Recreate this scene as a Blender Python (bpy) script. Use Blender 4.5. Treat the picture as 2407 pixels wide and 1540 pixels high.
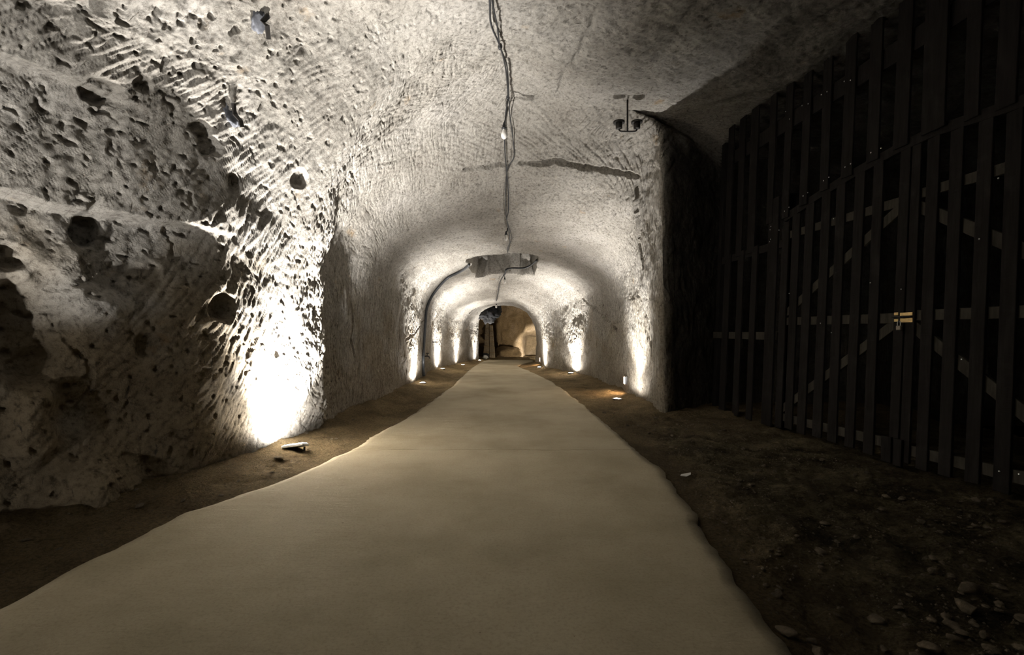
import bpy, bmesh, math, random
import numpy as np
from mathutils import Vector, Matrix, noise as mnoise
random.seed(7)
rng = np.random.default_rng(7)
S = bpy.context.scene
C = S.collection
for o in list(bpy.data.objects): bpy.data.objects.remove(o)

# ------------------------------------------------------------------ camera
F, CX, CY, H = 1100.0, 1200.0, 790.0, 1.25     # focal length (px), vanishing point (px), eye height (m)
cd = bpy.data.cameras.new('camera'); cam = bpy.data.objects.new('camera', cd); C.objects.link(cam)
cam.location = (0, 0, H); cam.rotation_euler = (math.radians(90), 0, 0)
cd.sensor_width = 36; cd.lens = 36 * F / 2407
cd.shift_x = (1203.5 - CX) / 2407; cd.shift_y = (CY - 770) / 2407
cd.clip_start = 0.02; cd.clip_end = 200
S.camera = cam
# ------------------------------------------------------------------ world, exposure
w = bpy.data.worlds.new('world'); S.world = w; w.use_nodes = True
w.node_tree.nodes['Background'].inputs[0].default_value = (0, 0, 0, 1)
w.node_tree.nodes['Background'].inputs[1].default_value = 0
vs = S.view_settings
S.display_settings.display_device = 'sRGB'
vs.view_transform = 'Standard'; vs.look = 'None'; vs.gamma = 1; vs.use_curve_mapping = False
vs.exposure = 2.0
LAMP = (1.0, 0.955, 0.90)
WARM = (1.0, 0.66, 0.38)

# ------------------------------------------------------------------ helpers
def fl(px, py, z=0.0):                       # pixel -> point on the ground
    Y = F * (H - z) / (py - CY)
    return np.array([(px - CX) / F * Y, Y, z])
def at(px, py, Y):                           # pixel + distance -> point
    return np.array([(px - CX) / F * Y, Y, H - (py - CY) / F * Y])
def setp(o, label=None, cat=None, group=None, kind=None):
    if label: o['label'] = label
    if cat: o['category'] = cat
    if group: o['group'] = group
    if kind: o['kind'] = kind
    return o
def thing(name, loc, label, cat, group=None):
    o = bpy.data.objects.new(name, None); C.objects.link(o); o.location = Vector(loc)
    o.empty_display_size = 0.05
    return setp(o, label, cat, group)
def rootloc(p):
    v = Vector((0, 0, 0))
    while p is not None: v += p.location; p = p.parent
    return v
def mk(name, verts, faces, mat, parent=None, smooth=False):
    off = rootloc(parent) if parent else Vector((0, 0, 0))
    me = bpy.data.meshes.new(name)
    me.from_pydata([tuple(Vector(v) - off) for v in verts], [], faces); me.update()
    bm = bmesh.new(); bm.from_mesh(me); bmesh.ops.recalc_face_normals(bm, faces=bm.faces); bm.to_mesh(me); bm.free()
    if smooth: me.polygons.foreach_set('use_smooth', [True] * len(me.polygons))
    me.materials.append(mat)
    o = bpy.data.objects.new(name, me); C.objects.link(o)
    if parent: o.parent = parent
    return o
def solid(name, bm, mat, parent=None, smooth=False):
    off = rootloc(parent) if parent else Vector((0, 0, 0))
    bmesh.ops.translate(bm, verts=bm.verts, vec=-off)
    bmesh.ops.recalc_face_normals(bm, faces=bm.faces)
    me = bpy.data.meshes.new(name); bm.to_mesh(me); bm.free()
    if smooth: me.polygons.foreach_set('use_smooth', [True] * len(me.polygons))
    me.materials.append(mat)
    o = bpy.data.objects.new(name, me); C.objects.link(o)
    if parent: o.parent = parent
    return o
def hexa(bm, p, bev=0.0):                    # 8 corners: bottom loop 0-3, top loop 4-7
    vsx = [bm.verts.new(Vector(q)) for q in p]
    fs = [(0, 1, 2, 3), (7, 6, 5, 4), (0, 4, 5, 1), (1, 5, 6, 2), (2, 6, 7, 3), (3, 7, 4, 0)]
    f = [bm.faces.new([vsx[i] for i in q]) for q in fs]
    if bev:
        es = list({e for x in f for e in x.edges})
        bmesh.ops.bevel(bm, geom=es, offset=bev, segments=1, affect='EDGES')
def boxp(c, sz, M=None):
    c = Vector(c); hx, hy, hz = [q / 2 for q in sz]
    pts = [(-hx, -hy, -hz), (hx, -hy, -hz), (hx, hy, -hz), (-hx, hy, -hz), (-hx, -hy, hz), (hx, -hy, hz), (hx, hy, hz), (-hx, hy, hz)]
    return [c + ((M @ Vector(q)) if M else Vector(q)) for q in pts]
def smooth_pts(P, n=6):
    P = [np.array(p, float) for p in P]
    if len(P) < 3: return P
    out = []
    for i in range(len(P) - 1):
        p0 = P[max(i - 1, 0)]; p1 = P[i]; p2 = P[i + 1]; p3 = P[min(i + 2, len(P) - 1)]
        for k in range(n):
            t = k / n
            out.append(0.5 * (2 * p1 + (p2 - p0) * t + (2 * p0 - 5 * p1 + 4 * p2 - p3) * t * t + (3 * p1 - p0 - 3 * p2 + p3) * t ** 3))
    out.append(P[-1]); return out
def tube(name, P, r, mat, parent=None, n=6, res=8):
    P = smooth_pts(P, n); V = []; Fc = []
    prev = None
    for i, p in enumerate(P):
        d = P[min(i + 1, len(P) - 1)] - P[max(i - 1, 0)]; d = d / (np.linalg.norm(d) + 1e-9)
        a = np.array([0, 0, 1.0]) if prev is None else prev
        a = a - d * a.dot(d)
        if np.linalg.norm(a) < 1e-3: a = np.array([1.0, 0, 0]); a = a - d * a.dot(d)
        a /= np.linalg.norm(a); prev = a; b = np.cross(d, a)
        rr = r[i * (len(r) - 1) // max(len(P) - 1, 1)] if isinstance(r, (list, tuple)) else r
        for k in range(res):
            t = 2 * math.pi * k / res
            V.append(p + rr * (math.cos(t) * a + math.sin(t) * b))
    for i in range(len(P) - 1):
        for k in range(res):
            Fc.append((i * res + k, i * res + (k + 1) % res, (i + 1) * res + (k + 1) % res, (i + 1) * res + k))
    Fc.append(tuple(range(res))); Fc.append(tuple(range((len(P) - 1) * res, len(P) * res)))
    return mk(name, V, Fc, mat, parent, True)
def lathe(name, c, prof, mat, parent=None, M=None, res=20, smooth=True):     # prof: (r, z)
    V = []; Fc = []; c = Vector(c)
    for r, z in prof:
        for k in range(res):
            t = 2 * math.pi * k / res; q = Vector((r * math.cos(t), r * math.sin(t), z))
            V.append(c + (M @ q if M else q))
    for i in range(len(prof) - 1):
        for k in range(res):
            Fc.append((i * res + k, i * res + (k + 1) % res, (i + 1) * res + (k + 1) % res, (i + 1) * res + k))
    Fc.append(tuple(range(res))); Fc.append(tuple(range((len(prof) - 1) * res, len(prof) * res)))
    return mk(name, V, Fc, mat, parent, smooth)
def axis_to(d):
    return Vector((0, 0, 1)).rotation_difference(Vector(d).normalized()).to_matrix()

# ------------------------------------------------------------------ numpy noise
def h3(ix, iy, iz, seed):
    with np.errstate(over='ignore'):
        h = (ix.astype(np.int64) * 374761393 + iy.astype(np.int64) * 668265263 + iz.astype(np.int64) * 2147483647 + seed * 1274126177) & 0xFFFFFFFF
        h = ((h ^ (h >> 13)) * 1274126177) & 0xFFFFFFFF
        h = ((h ^ (h >> 16)) * 2246822519) & 0xFFFFFFFF
        h = h ^ (h >> 15)
    return (h & 0xFFFFFF).astype(np.float32) / 16777216.0
def vnoise(x, y, z, seed=0):
    x0 = np.floor(x); y0 = np.floor(y); z0 = np.floor(z)
    fx = (x - x0).astype(np.float32); fy = (y - y0).astype(np.float32); fz = (z - z0).astype(np.float32)
    fx = fx * fx * (3 - 2 * fx); fy = fy * fy * (3 - 2 * fy); fz = fz * fz * (3 - 2 * fz)
    x0 = x0.astype(np.int64); y0 = y0.astype(np.int64); z0 = z0.astype(np.int64)
    r = 0
    for dx in (0, 1):
        for dy in (0, 1):
            for dz in (0, 1):
                r = r + h3(x0 + dx, y0 + dy, z0 + dz, seed) * (fx if dx else 1 - fx) * (fy if dy else 1 - fy) * (fz if dz else 1 - fz)
    return r * 2 - 1
def fbm(x, y, z, seed=0, o=3):
    r = 0; a = 1
    for i in range(o): r = r + a * vnoise(x * 2 ** i, y * 2 ** i, z * 2 ** i, seed + i); a *= .5
    return r
def gouges(a, b, seed, la=.95, lb=.55, dens=.85):
    # scattered pick marks: a = along / length, b = across / spacing (both in cells); steep on one side
    a0 = np.floor(a).astype(np.int64); b0 = np.floor(b).astype(np.int64); best = np.zeros(a.shape, np.float32)
    z = np.zeros_like(a0)
    for i in (-1, 0, 1):
        for j in (-1, 0, 1):
            ca = a0 + i; cb = b0 + j
            r1 = h3(ca, cb, z, seed); r2 = h3(ca, cb, z, seed + 5); r3 = h3(ca, cb, z, seed + 9); r4 = h3(ca, cb, z, seed + 13)
            da = (a - (ca + r1)) ; db = (b - (cb + r2)) + (r3 - .5) * .5 * da
            q = 1 - (da / la) ** 2
            tt = db / lb
            prof = np.where(tt > 0, 1 - tt / .35, 1 + tt)       # steep lip one side, ramp on the other
            v = np.clip(q, 0, 1) * np.clip(prof, 0, 1) * (.35 + .65 * r3) * (r4 < dens)
            best = np.maximum(best, v.astype(np.float32))
    return best
def gw(w, a, b, *args, **kw):                  # gouges only where the weight w is not nil
    out = np.zeros(a.shape, np.float32); m = w > 1e-3
    if m.any(): out[m] = gouges(a[m], b[m], *args, **kw)
    return out
def sm(x, a, b):
    t = np.clip((x - a) / (b - a), 0, 1); return t * t * (3 - 2 * t)

# ------------------------------------------------------------------ materials
def newmat(name):
    m = bpy.data.materials.new(name); m.use_nodes = True
    nt = m.node_tree; b = nt.nodes['Principled BSDF']; return m, nt, b
def nn(nt, t, **kw):
    n = nt.nodes.new(t)
    for k, v in kw.items(): setattr(n, k, v)
    return n
def noise_node(nt, vec, scale, detail=4, rough=.6, dist=0):
    n = nn(nt, 'ShaderNodeTexNoise'); n.inputs['Scale'].default_value = scale; n.inputs['Detail'].default_value = detail
    n.inputs['Roughness'].default_value = rough; n.inputs['Distortion'].default_value = dist
    nt.links.new(vec, n.inputs['Vector']); return n.outputs['Fac']
def ramp(nt, fac, stops):
    r = nn(nt, 'ShaderNodeValToRGB'); e = r.color_ramp.elements
    while len(e) < len(stops): e.new(.5)
    for i, (p, c) in enumerate(stops): e[i].position = p; e[i].color = (*c, 1) if len(c) == 3 else c
    nt.links.new(fac, r.inputs[0]); return r.outputs[0]
def mixc(nt, fac, a, b, mode='MIX'):
    m = nn(nt, 'ShaderNodeMix', data_type='RGBA', blend_type=mode)
    for s, v in ((0, fac), (6, a), (7, b)):
        if hasattr(v, 'node'): nt.links.new(v, m.inputs[s])
        else: m.inputs[s].default_value = v if s == 0 else (*v, 1)
    return m.outputs[2]
def bump(nt, h, strength, dist, prev=None):
    b = nn(nt, 'ShaderNodeBump'); b.inputs['Strength'].default_value = strength; b.inputs['Distance'].default_value = dist
    nt.links.new(h, b.inputs['Height'])
    if prev: nt.links.new(prev, b.inputs['Normal'])
    return b.outputs['Normal']
def scaled(nt, vec, s):
    m = nn(nt, 'ShaderNodeMapping'); m.inputs['Scale'].default_value = s; nt.links.new(vec, m.inputs['Vector']); return m.outputs[0]

def rock_material(name, c_lo, c_mid, c_hi, fleck=True, streaks=True):
    m, nt, b = newmat(name)
    tc = nn(nt, 'ShaderNodeTexCoord'); ob = tc.outputs['Object']; uv = tc.outputs['UV']
    base = ramp(nt, noise_node(nt, ob, .9, 6, .62), [(.3, c_lo), (.5, c_mid), (.7, c_hi)])
    fine = ramp(nt, noise_node(nt, ob, 22, 8, .7), [(.30, (.30, .29, .28)), (.46, (.85, .84, .83)), (.55, (1, 1, 1)), (.75, (1.15, 1.13, 1.11))])
    col = mixc(nt, 1.0, base, fine, 'MULTIPLY')
    ochre = ramp(nt, noise_node(nt, ob, 2.3, 5, .6), [(.66, (0, 0, 0)), (.78, (1, 1, 1))])
    col = mixc(nt, ochre, col, (.42, .30, .17))
    n1 = bump(nt, noise_node(nt, ob, 26, 9, .72), 1, .045)
    n1 = bump(nt, noise_node(nt, ob, 90, 6, .7), .9, .012, n1)
    if streaks:
        at_ = nn(nt, 'ShaderNodeAttribute', attribute_name='streak').outputs['Fac']
        st = noise_node(nt, scaled(nt, uv, (2.6, 30, 1)), 1.0, 6, .65, .3)
        bp = nn(nt, 'ShaderNodeBump'); bp.inputs['Distance'].default_value = .055
        nt.links.new(st, bp.inputs['Height']); nt.links.new(at_, bp.inputs['Strength']); nt.links.new(n1, bp.inputs['Normal'])
        n1 = bp.outputs['Normal']
        fk = ramp(nt, noise_node(nt, scaled(nt, uv, (5, 28, 1)), 1.0, 5, .7, .6), [(.29, (1, 1, 1)), (.38, (0, 0, 0))])
    else:
        fk = ramp(nt, noise_node(nt, ob, 14, 6, .7), [(.27, (1, 1, 1)), (.36, (0, 0, 0))])
    if streaks:
        sv = ramp(nt, st, [(.3, (.45, .44, .42)), (.5, (1, 1, 1)), (.7, (1.1, 1.1, 1.1))]); col = mixc(nt, at_, col, mixc(nt, 1.0, col, sv, 'MULTIPLY'))
        mu = nn(nt, 'ShaderNodeAttribute', attribute_name='mud').outputs['Fac']; col = mixc(nt, mu, col, mixc(nt, 1.0, col, (.72, .61, .44), 'MULTIPLY'))
        so = nn(nt, 'ShaderNodeAttribute', attribute_name='soot_shade').outputs['Fac']
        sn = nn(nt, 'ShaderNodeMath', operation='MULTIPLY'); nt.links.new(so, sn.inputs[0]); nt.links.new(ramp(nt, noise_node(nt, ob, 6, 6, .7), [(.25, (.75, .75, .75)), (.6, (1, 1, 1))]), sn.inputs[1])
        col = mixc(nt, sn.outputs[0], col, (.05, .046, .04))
    if fleck: col = mixc(nt, fk, col, (.085, .075, .06))
    nt.links.new(col, b.inputs['Base Color']); nt.links.new(n1, b.inputs['Normal'])
    b.inputs['Roughness'].default_value = .95; b.inputs['Specular IOR Level'].default_value = .15
    return m
M_rock = rock_material('tuff_rock', (.38, .355, .315), (.49, .465, .42), (.58, .555, .515))
M_brown = rock_material('brown_rock', (.17, .125, .07), (.25, .18, .10), (.36, .28, .19), False, False)
M_dark = rock_material('dark_rock', (.018, .018, .02), (.04, .04, .042), (.13, .13, .13), False, False)

def dirt_material():
    m, nt, b = newmat('dirt'); ob = nn(nt, 'ShaderNodeTexCoord').outputs['Object']
    a = ramp(nt, noise_node(nt, ob, 1.6, 8, .65), [(.3, (.17, .125, .07)), (.52, (.30, .225, .125)), (.72, (.42, .325, .19))])
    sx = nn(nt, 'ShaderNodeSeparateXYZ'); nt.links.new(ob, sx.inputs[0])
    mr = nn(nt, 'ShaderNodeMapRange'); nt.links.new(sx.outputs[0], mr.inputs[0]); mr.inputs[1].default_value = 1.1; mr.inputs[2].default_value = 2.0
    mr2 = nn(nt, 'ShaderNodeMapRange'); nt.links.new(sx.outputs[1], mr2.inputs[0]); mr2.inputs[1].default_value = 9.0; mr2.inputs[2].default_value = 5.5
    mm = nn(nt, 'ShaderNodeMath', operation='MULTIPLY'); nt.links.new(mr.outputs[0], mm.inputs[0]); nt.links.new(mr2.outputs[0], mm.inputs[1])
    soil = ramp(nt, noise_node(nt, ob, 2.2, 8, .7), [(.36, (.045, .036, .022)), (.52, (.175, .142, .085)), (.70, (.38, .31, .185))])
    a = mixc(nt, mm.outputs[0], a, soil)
    f2 = ramp(nt, noise_node(nt, ob, 45, 6, .7), [(.3, (.4, .4, .4)), (.55, (1, 1, 1)), (.8, (1.25, 1.2, 1.1))])
    col = mixc(nt, 1.0, a, f2, 'MULTIPLY')
    n = bump(nt, noise_node(nt, ob, 30, 9, .7), 1, .03); n = bump(nt, noise_node(nt, ob, 120, 5, .7), .8, .008, n)
    nt.links.new(col, b.inputs['Base Color']); nt.links.new(n, b.inputs['Normal']); b.inputs['Roughness'].default_value = .97
    b.inputs['Specular IOR Level'].default_value = .1
    return m
M_dirt = dirt_material()
def concrete_material():
    m, nt, b = newmat('sandy_concrete'); ob = nn(nt, 'ShaderNodeTexCoord').outputs['Object']
    a = ramp(nt, noise_node(nt, ob, .8, 7, .6), [(.3, (.29, .25, .165)), (.5, (.39, .34, .24)), (.7, (.46, .41, .30))])
    f2 = ramp(nt, noise_node(nt, ob, 60, 5, .7), [(.25, (.75, .75, .75)), (.5, (1, 1, 1)), (.8, (1.07, 1.07, 1.07))])
    col = mixc(nt, 1.0, a, f2, 'MULTIPLY')
    sp = ramp(nt, noise_node(nt, ob, 28, 3, .5), [(.22, (1, 1, 1)), (.245, (0, 0, 0))])
    col = mixc(nt, sp, col, (.12, .09, .06))
    n = bump(nt, noise_node(nt, ob, 70, 7, .7), .55, .008)
    n = bump(nt, noise_node(nt, scaled(nt, ob, (3, 14, 3)), 1, 4, .6, .5), .35, .02, n)
    nt.links.new(col, b.inputs['Base Color']); nt.links.new(n, b.inputs['Normal']); b.inputs['Roughness'].default_value = .85
    b.inputs['Specular IOR Level'].default_value = .25
    return m
M_conc = concrete_material()
def wood_material(name, c1, c2, saw=True):
    m, nt, b = newmat(name); ob = nn(nt, 'ShaderNodeTexCoord').outputs['Object']
    g = noise_node(nt, scaled(nt, ob, (22, 22, 1.6)), 1.5, 6, .65, .4)
    col = ramp(nt, g, [(.3, c1), (.7, c2)])
    d = ramp(nt, noise_node(nt, ob, 3.5, 6, .7), [(.55, (0, 0, 0)), (.85, (.55, .55, .55))])
    col = mixc(nt, d, col, tuple(min(1, q * 2.2) for q in c2))
    n = bump(nt, g, .5, .006)
    if saw: n = bump(nt, noise_node(nt, scaled(nt, ob, (1.5, 1.5, 90)), 1, 3, .6), .35, .004, n)
    nt.links.new(col, b.inputs['Base Color']); nt.links.new(n, b.inputs['Normal']); b.inputs['Roughness'].default_value = .95
    b.inputs['Specular IOR Level'].default_value = .08
    return m
M_wood = wood_material('dark_stained_timber', (.0085, .0078, .0075), (.019, .017, .016))
M_rail = wood_material('weathered_timber', (.026, .023, .019), (.055, .05, .04), False)
M_pale = wood_material('brown_timber', (.16, .10, .05), (.30, .20, .10), False)
def plain(name, c, rough=.5, metal=0, spec=.5, var=.25, sc=12):
    m, nt, b = newmat(name); ob = nn(nt, 'ShaderNodeTexCoord').outputs['Object']
    lo = tuple(q * (1 - var) for q in c); hi = tuple(min(1, q * (1 + var)) for q in c)
    nt.links.new(ramp(nt, noise_node(nt, ob, sc, 4, .6), [(.3, lo), (.7, hi)]), b.inputs['Base Color'])
    b.inputs['Roughness'].default_value = rough; b.inputs['Metallic'].default_value = metal; b.inputs['Specular IOR Level'].default_value = spec
    return m
M_rubber = plain('black_rubber', (.018, .019, .021), .5, 0, .4)
M_hose = plain('grey_black_hose', (.035, .038, .042), .45, 0, .4)
M_iron = plain('rusty_black_iron', (.03, .027, .025), .6, .4)
M_steel = plain('grey_steel', (.45, .45, .46), .4, .9)
M_screw = plain('bright_screw', (.85, .85, .83), .3, .6)
M_brass = plain('brass', (.75, .55, .25), .45, .5)
M_lock = plain('padlock_grey', (.22, .19, .16), .45, .4)
M_bulb = plain('opal_glass', (.74, .73, .70), .25, 0, .6, .03)
M_plate = plain('white_painted_plate', (.80, .80, .78), .45, 0, .5, .06)
M_paper = plain('white_scrap', (.72, .71, .68), .8, 0, .2, .08)
M_mortar = plain('grey_mortar', (.11, .115, .13), .9, 0, .1, .3, 30)
M_blackbox = plain('black_plastic', (.01, .01, .011), .5)
M_stone = rock_material('field_stone', (.14, .115, .08), (.25, .205, .145), (.38, .325, .24), False, False)
def glow(name, c, st):
    m, nt, b = newmat(name); nt.nodes.remove(b); e = nn(nt, 'ShaderNodeEmission'); e.inputs[0].default_value = (*c, 1); e.inputs[1].default_value = st
    nt.links.new(e.outputs[0], nt.nodes['Material Output'].inputs[0]); return m
M_lens = glow('lit_lens', LAMP, 14); M_lensw = glow('lit_warm_lens', (1, .62, .38), 7)

# ------------------------------------------------------------------ the rock shell: swept sections
def sec(L, R, Cc, zl, zr, nl=2.3, nr=2.3):
    P = []
    for fz in (-.12, .33, .67, 1): P.append((L[0], L[1], fz * zl))
    for k in range(1, 6):
        t = math.radians(15 * k); c = math.cos(t) ** (2 / nl); s = math.sin(t) ** (2 / nl)
        P.append((Cc[0] - (Cc[0] - L[0]) * c, Cc[1] + (L[1] - Cc[1]) * c, zl + (Cc[2] - zl) * s))
    P.append(Cc)
    for k in range(5, 0, -1):
        t = math.radians(15 * k); c = math.cos(t) ** (2 / nr); s = math.sin(t) ** (2 / nr)
        P.append((Cc[0] + (R[0] - Cc[0]) * c, Cc[1] + (R[1] - Cc[1]) * c, zr + (Cc[2] - zr) * s))
    for fz in (1, .67, .33, -.12): P.append((R[0], R[1], fz * zr))
    return np.array(P, float)
SEC = [
    sec((-4.6, -4.0), (10.5, -4.0), (.3, -4.0, 4.4), 2.4, 3.2),
    sec((-4.4, 1.3), (10.5, 1.0), (.3, 1.2, 4.5), 2.5, 3.3),
    sec((-3.43, 3.12), (10.5, 3.0), (.2, 3.6, 4.6), 2.2, 3.4, 2.4),
    sec((-2.76, 4.26), (10.5, 5.0), (.1, 5.0, 4.72), 2.3, 3.4, 2.4),
    sec((-2.67, 5.0), (10.5, 8.7), (.1, 6.0, 4.85), 1.5, 3.4, 2.0),
    sec((-2.56, 5.7), (3.9, 8.6), (.1, 6.8, 4.98), 1.2, 3.9, 2.0, 3.0),
    sec((-2.57, 6.2), (2.47, 7.64), (0, 7.45, 5.05), 1.2, 4.2, 2.0, 4.0),
    sec((-2.65, 6.45), (2.50, 8.15), (0, 8.0, 4.8), 1.6, 3.7, 2.4, 3.2),
    sec((-2.66, 7.4), (2.55, 8.7), (0, 8.55, 4.28), 2.3, 2.7, 2.4, 2.8),
    sec((-2.57, 9.2), (2.60, 9.7), (0, 9.7, 3.66), 2.2, 2.2, 2.4, 2.6),
    sec((-2.53, 12.2), (2.52, 12.4), (0, 12.2, 3.46), 2.1, 2.1),
    sec((-2.66, 15.0), (2.30, 15.5), (0, 15.4, 3.42), 2.0, 2.0),
    sec((-2.68, 17.4), (1.78, 17.0), (-.2, 17.2, 3.2), 1.9, 1.8),
    sec((-2.50, 19.3), (1.38, 18.3), (-.35, 18.8, 2.82), 1.7, 1.5),
    sec((-2.33, 20.8), (1.28, 19.5), (-.4, 20.5, 2.74), 1.6, 1.3),
    sec((-1.72, 24.6), (1.24, 23.3), (-.3, 23.6, 2.80), 1.5, 1.2),
    sec((-1.62, 25.0), (1.34, 23.8), (-.2, 24.1, 3.0), 1.6, 1.4),
    sec((-4.2, 25.8), (4.4, 24.8), (0, 25.0, 5.0), 3.0, 3.0),
    sec((-4.4, 31), (4.8, 31), (0, 31, 5.2), 3.0, 3.0)]
def build_shell():
    K = len(SEC[0]); rows = []
    for a, b in zip(SEC[:-1], SEC[1:]):
        n = 4
        for k in (0, 4, 9, 14, 18):
            if min(a[k][0], b[k][0]) > 3.6 and k > 9: continue
            mid = (a[k] + b[k]) / 2; d = max(3.0, math.hypot(mid[0], mid[1]))
            if mid[1] < 2.2: d = 14
            n = max(n, int(np.linalg.norm(b[k] - a[k]) / (.0029 * d)))
        if a[9][1] < 6.5 and a[18][0] > 3.9: n = min(n, 150)
        if a[9][1] > 23.9: n = min(n, 60)
        rows.append(n)
    R = np.concatenate([np.stack([a + (b - a) * (i / n) for i in range(n)]) for a, b, n in zip(SEC[:-1], SEC[1:], rows)] + [SEC[-1][None]])
    cols = [62, 62, 62] + [72] * 6 + [72] * 3 + [66] * 3 + [48] * 3
    W = []
    for j, n in enumerate(cols):
        for i in range(n): W.append((j, i / n))
    W.append((K - 2, 1.0))
    j = np.array([q[0] for q in W]); t = np.array([q[1] for q in W])[None, :, None]
    G = R[:, j] * (1 - t) + R[:, j + 1] * t
    for _ in range(3):                                   # soften along the profile, then along the sweep
        k = 9; c = np.cumsum(np.pad(G, ((0, 0), (k + 1, k), (0, 0)), mode='edge'), 1); G2 = (c[:, 2 * k + 1:] - c[:, :-2 * k - 1]) / (2 * k + 1)
        G2[:, 0] = G[:, 0]; G2[:, -1] = G[:, -1]; G = G2
    for _ in range(2):
        k = 4; c = np.cumsum(np.pad(G, ((k + 1, k), (0, 0), (0, 0)), mode='edge'), 0); G2 = (c[2 * k + 1:] - c[:-2 * k - 1]) / (2 * k + 1)
        G2[0] = G[0]; G2[-1] = G[-1]; G = G2
    return G
def normals(G):
    a = np.gradient(G, axis=0); b = np.gradient(G, axis=1); n = np.cross(a, b)
    n /= np.linalg.norm(n, axis=2, keepdims=True) + 1e-9
    return n
G = build_shell()
N0 = normals(G)
ctr = np.array([0, 0, 1.5]); tow = -(G - np.stack([np.zeros(G.shape[:2]), G[..., 1], np.full(G.shape[:2], 1.6)], 2))
if (N0 * tow).sum() < 0: N0 = -N0                        # now points into the tunnel
X, Y, Z = G[..., 0], G[..., 1], G[..., 2]
sarc = np.zeros(X.shape); sarc[:, 1:] = np.cumsum(np.linalg.norm(np.diff(G, axis=1), axis=2), 1)
tarc = Y + 0.0 * X
tarc = tarc + np.where((Y > 7.4) & (Y < 8.9) & (X > 2.4), -(X - 2.47), 0)       # keep the texture unstretched over the pillar face
def px_of(P):
    return CX + F * P[..., 0] / np.maximum(P[..., 1], .05), CY - F * (P[..., 2] - H) / np.maximum(P[..., 1], .05)
def pick(px, py, Gx):
    U, V = px_of(Gx); d = (U - px) ** 2 + (V - py) ** 2
    d = np.where(Gx[..., 1] < .5, 1e9, d); m = d < max(d.min() * 1.5, 60)
    yy = np.where(m, Gx[..., 1], 1e9); i = np.unravel_index(np.argmin(yy + d * .004), yy.shape)
    return i
def polyline_dist(P, pts, near=None):
    best = np.full(P.shape[:2], 9e9); par = np.zeros(P.shape[:2])
    tot = 0
    for a, b in zip(pts[:-1], pts[1:]):
        ab = b - a; L = np.linalg.norm(ab); t = np.clip(((P - a) @ ab) / (L * L), 0, 1)
        d = np.linalg.norm(P - (a + t[..., None] * ab), axis=2)
        m = d < best; best = np.where(m, d, best); par = np.where(m, tot + t * L, par); tot += L
    return best, par
# ---- relief
near = 1 - sm(Y, 6.0, 7.5)
leftw = near * (1 - .8 * sm(Y, 4.75, 5.1)) * sm(-X, 1.9, 2.3) * (1 - sm(Z, 3.2, 3.7))
ul = near * sm(Z, 2.9, 3.4) * sm(-X, -.1, .9) * (1 - sm(Y, 4.6, 5.6))
wall = sm(Y, 6.2, 7.2) * (1 - sm(Z, 2.0, 3.0)) * (1 - sm(Y, 23, 24))
wall = np.maximum(wall, ((X > 2.4) & (Y > 7) & (Y < 10)).astype(float) * .8 * (1 - sm(Z, 3.6, 4.4)))
ceil_ = (1 - leftw) * (1 - wall)
D = fbm(X * .8, Y * .8, Z * .8, 3, 3) * (.05 + .05 * near) + fbm(X * 2.6, Y * 2.6, Z * 2.6, 11, 3) * (.022 + .012 * near)
D += fbm(X * 11, Y * 11, Z * 11, 21, 3) * (.008 + .005 * near)
D -= .030 * (.35 + .65 * near) * sm(fbm(X * 17, Y * 17, Z * 17, 25, 2), .35, .9)
warp = fbm(X * 1.2, Y * 1.2, Z * 1.2, 31, 2) * .12
a, b = sarc + warp, tarc + warp
c60, s60 = math.cos(math.radians(33)), math.sin(math.radians(33))
la_, lb_ = a * c60 + b * s60, -a * s60 + b * c60
amt = .45 + .55 * sm(fbm(X * 1.1 + 5, Y * 1.1, Z * 1.1, 77, 2), -.35, .35)
D -= leftw * amt * (gw(leftw, la_ / .14, lb_ / .058, 41, dens=.75) * .028 + gw(leftw, la_ / .08, lb_ / .042, 47, dens=.6) * .016)
D -= ul * (gw(ul, a / .62, (b + .15 * a) / .15, 53, 1.1, .8, .95) * .028 + gw(ul, a / .2, b / .07, 57, dens=.4) * .012)
cm = ceil_ * (1 - ul)
far = sm(Y, 8.3, 9.6)
D -= cm * (1 - far) * (gw(cm * (1 - far), (a * .8 + b * .6) / .22, (-a * .6 + b * .8) / .085, 61, dens=.75) * .024 + gw(cm * (1 - far), (a * .5 - b * .85) / .13, (a * .85 + b * .5) / .06, 65, dens=.5) * .016)
D -= cm * far * (gw(cm * far, (a * .9 + b * .4) / .3, (-a * .4 + b * .9) / .11, 67, dens=.45) * .016)
D -= wall * (gw(wall, a / .42, b / .055, 71, 1.1, .6, .85) * .016 + gw(wall, a / .16, b / .05, 73, dens=.35) * .014)
leanz = sm(Y, 3.5, 5.0) * (1 - sm(Y, 5.15, 6.25)) * sm(-X, -1.2, 2.2)
D = D * (1 - .68 * leanz) + leanz * .11 * np.clip(Z, 0, 2.4)
lit = near * (1 - sm(np.abs(Y - 5.6), .8, 1.6)) * sm(-X, .8, 2.0)
D -= lit * gw(lit, (a + .2 * b) / .13, (b - .2 * a) / .045, 83, dens=.55) * .009
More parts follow.
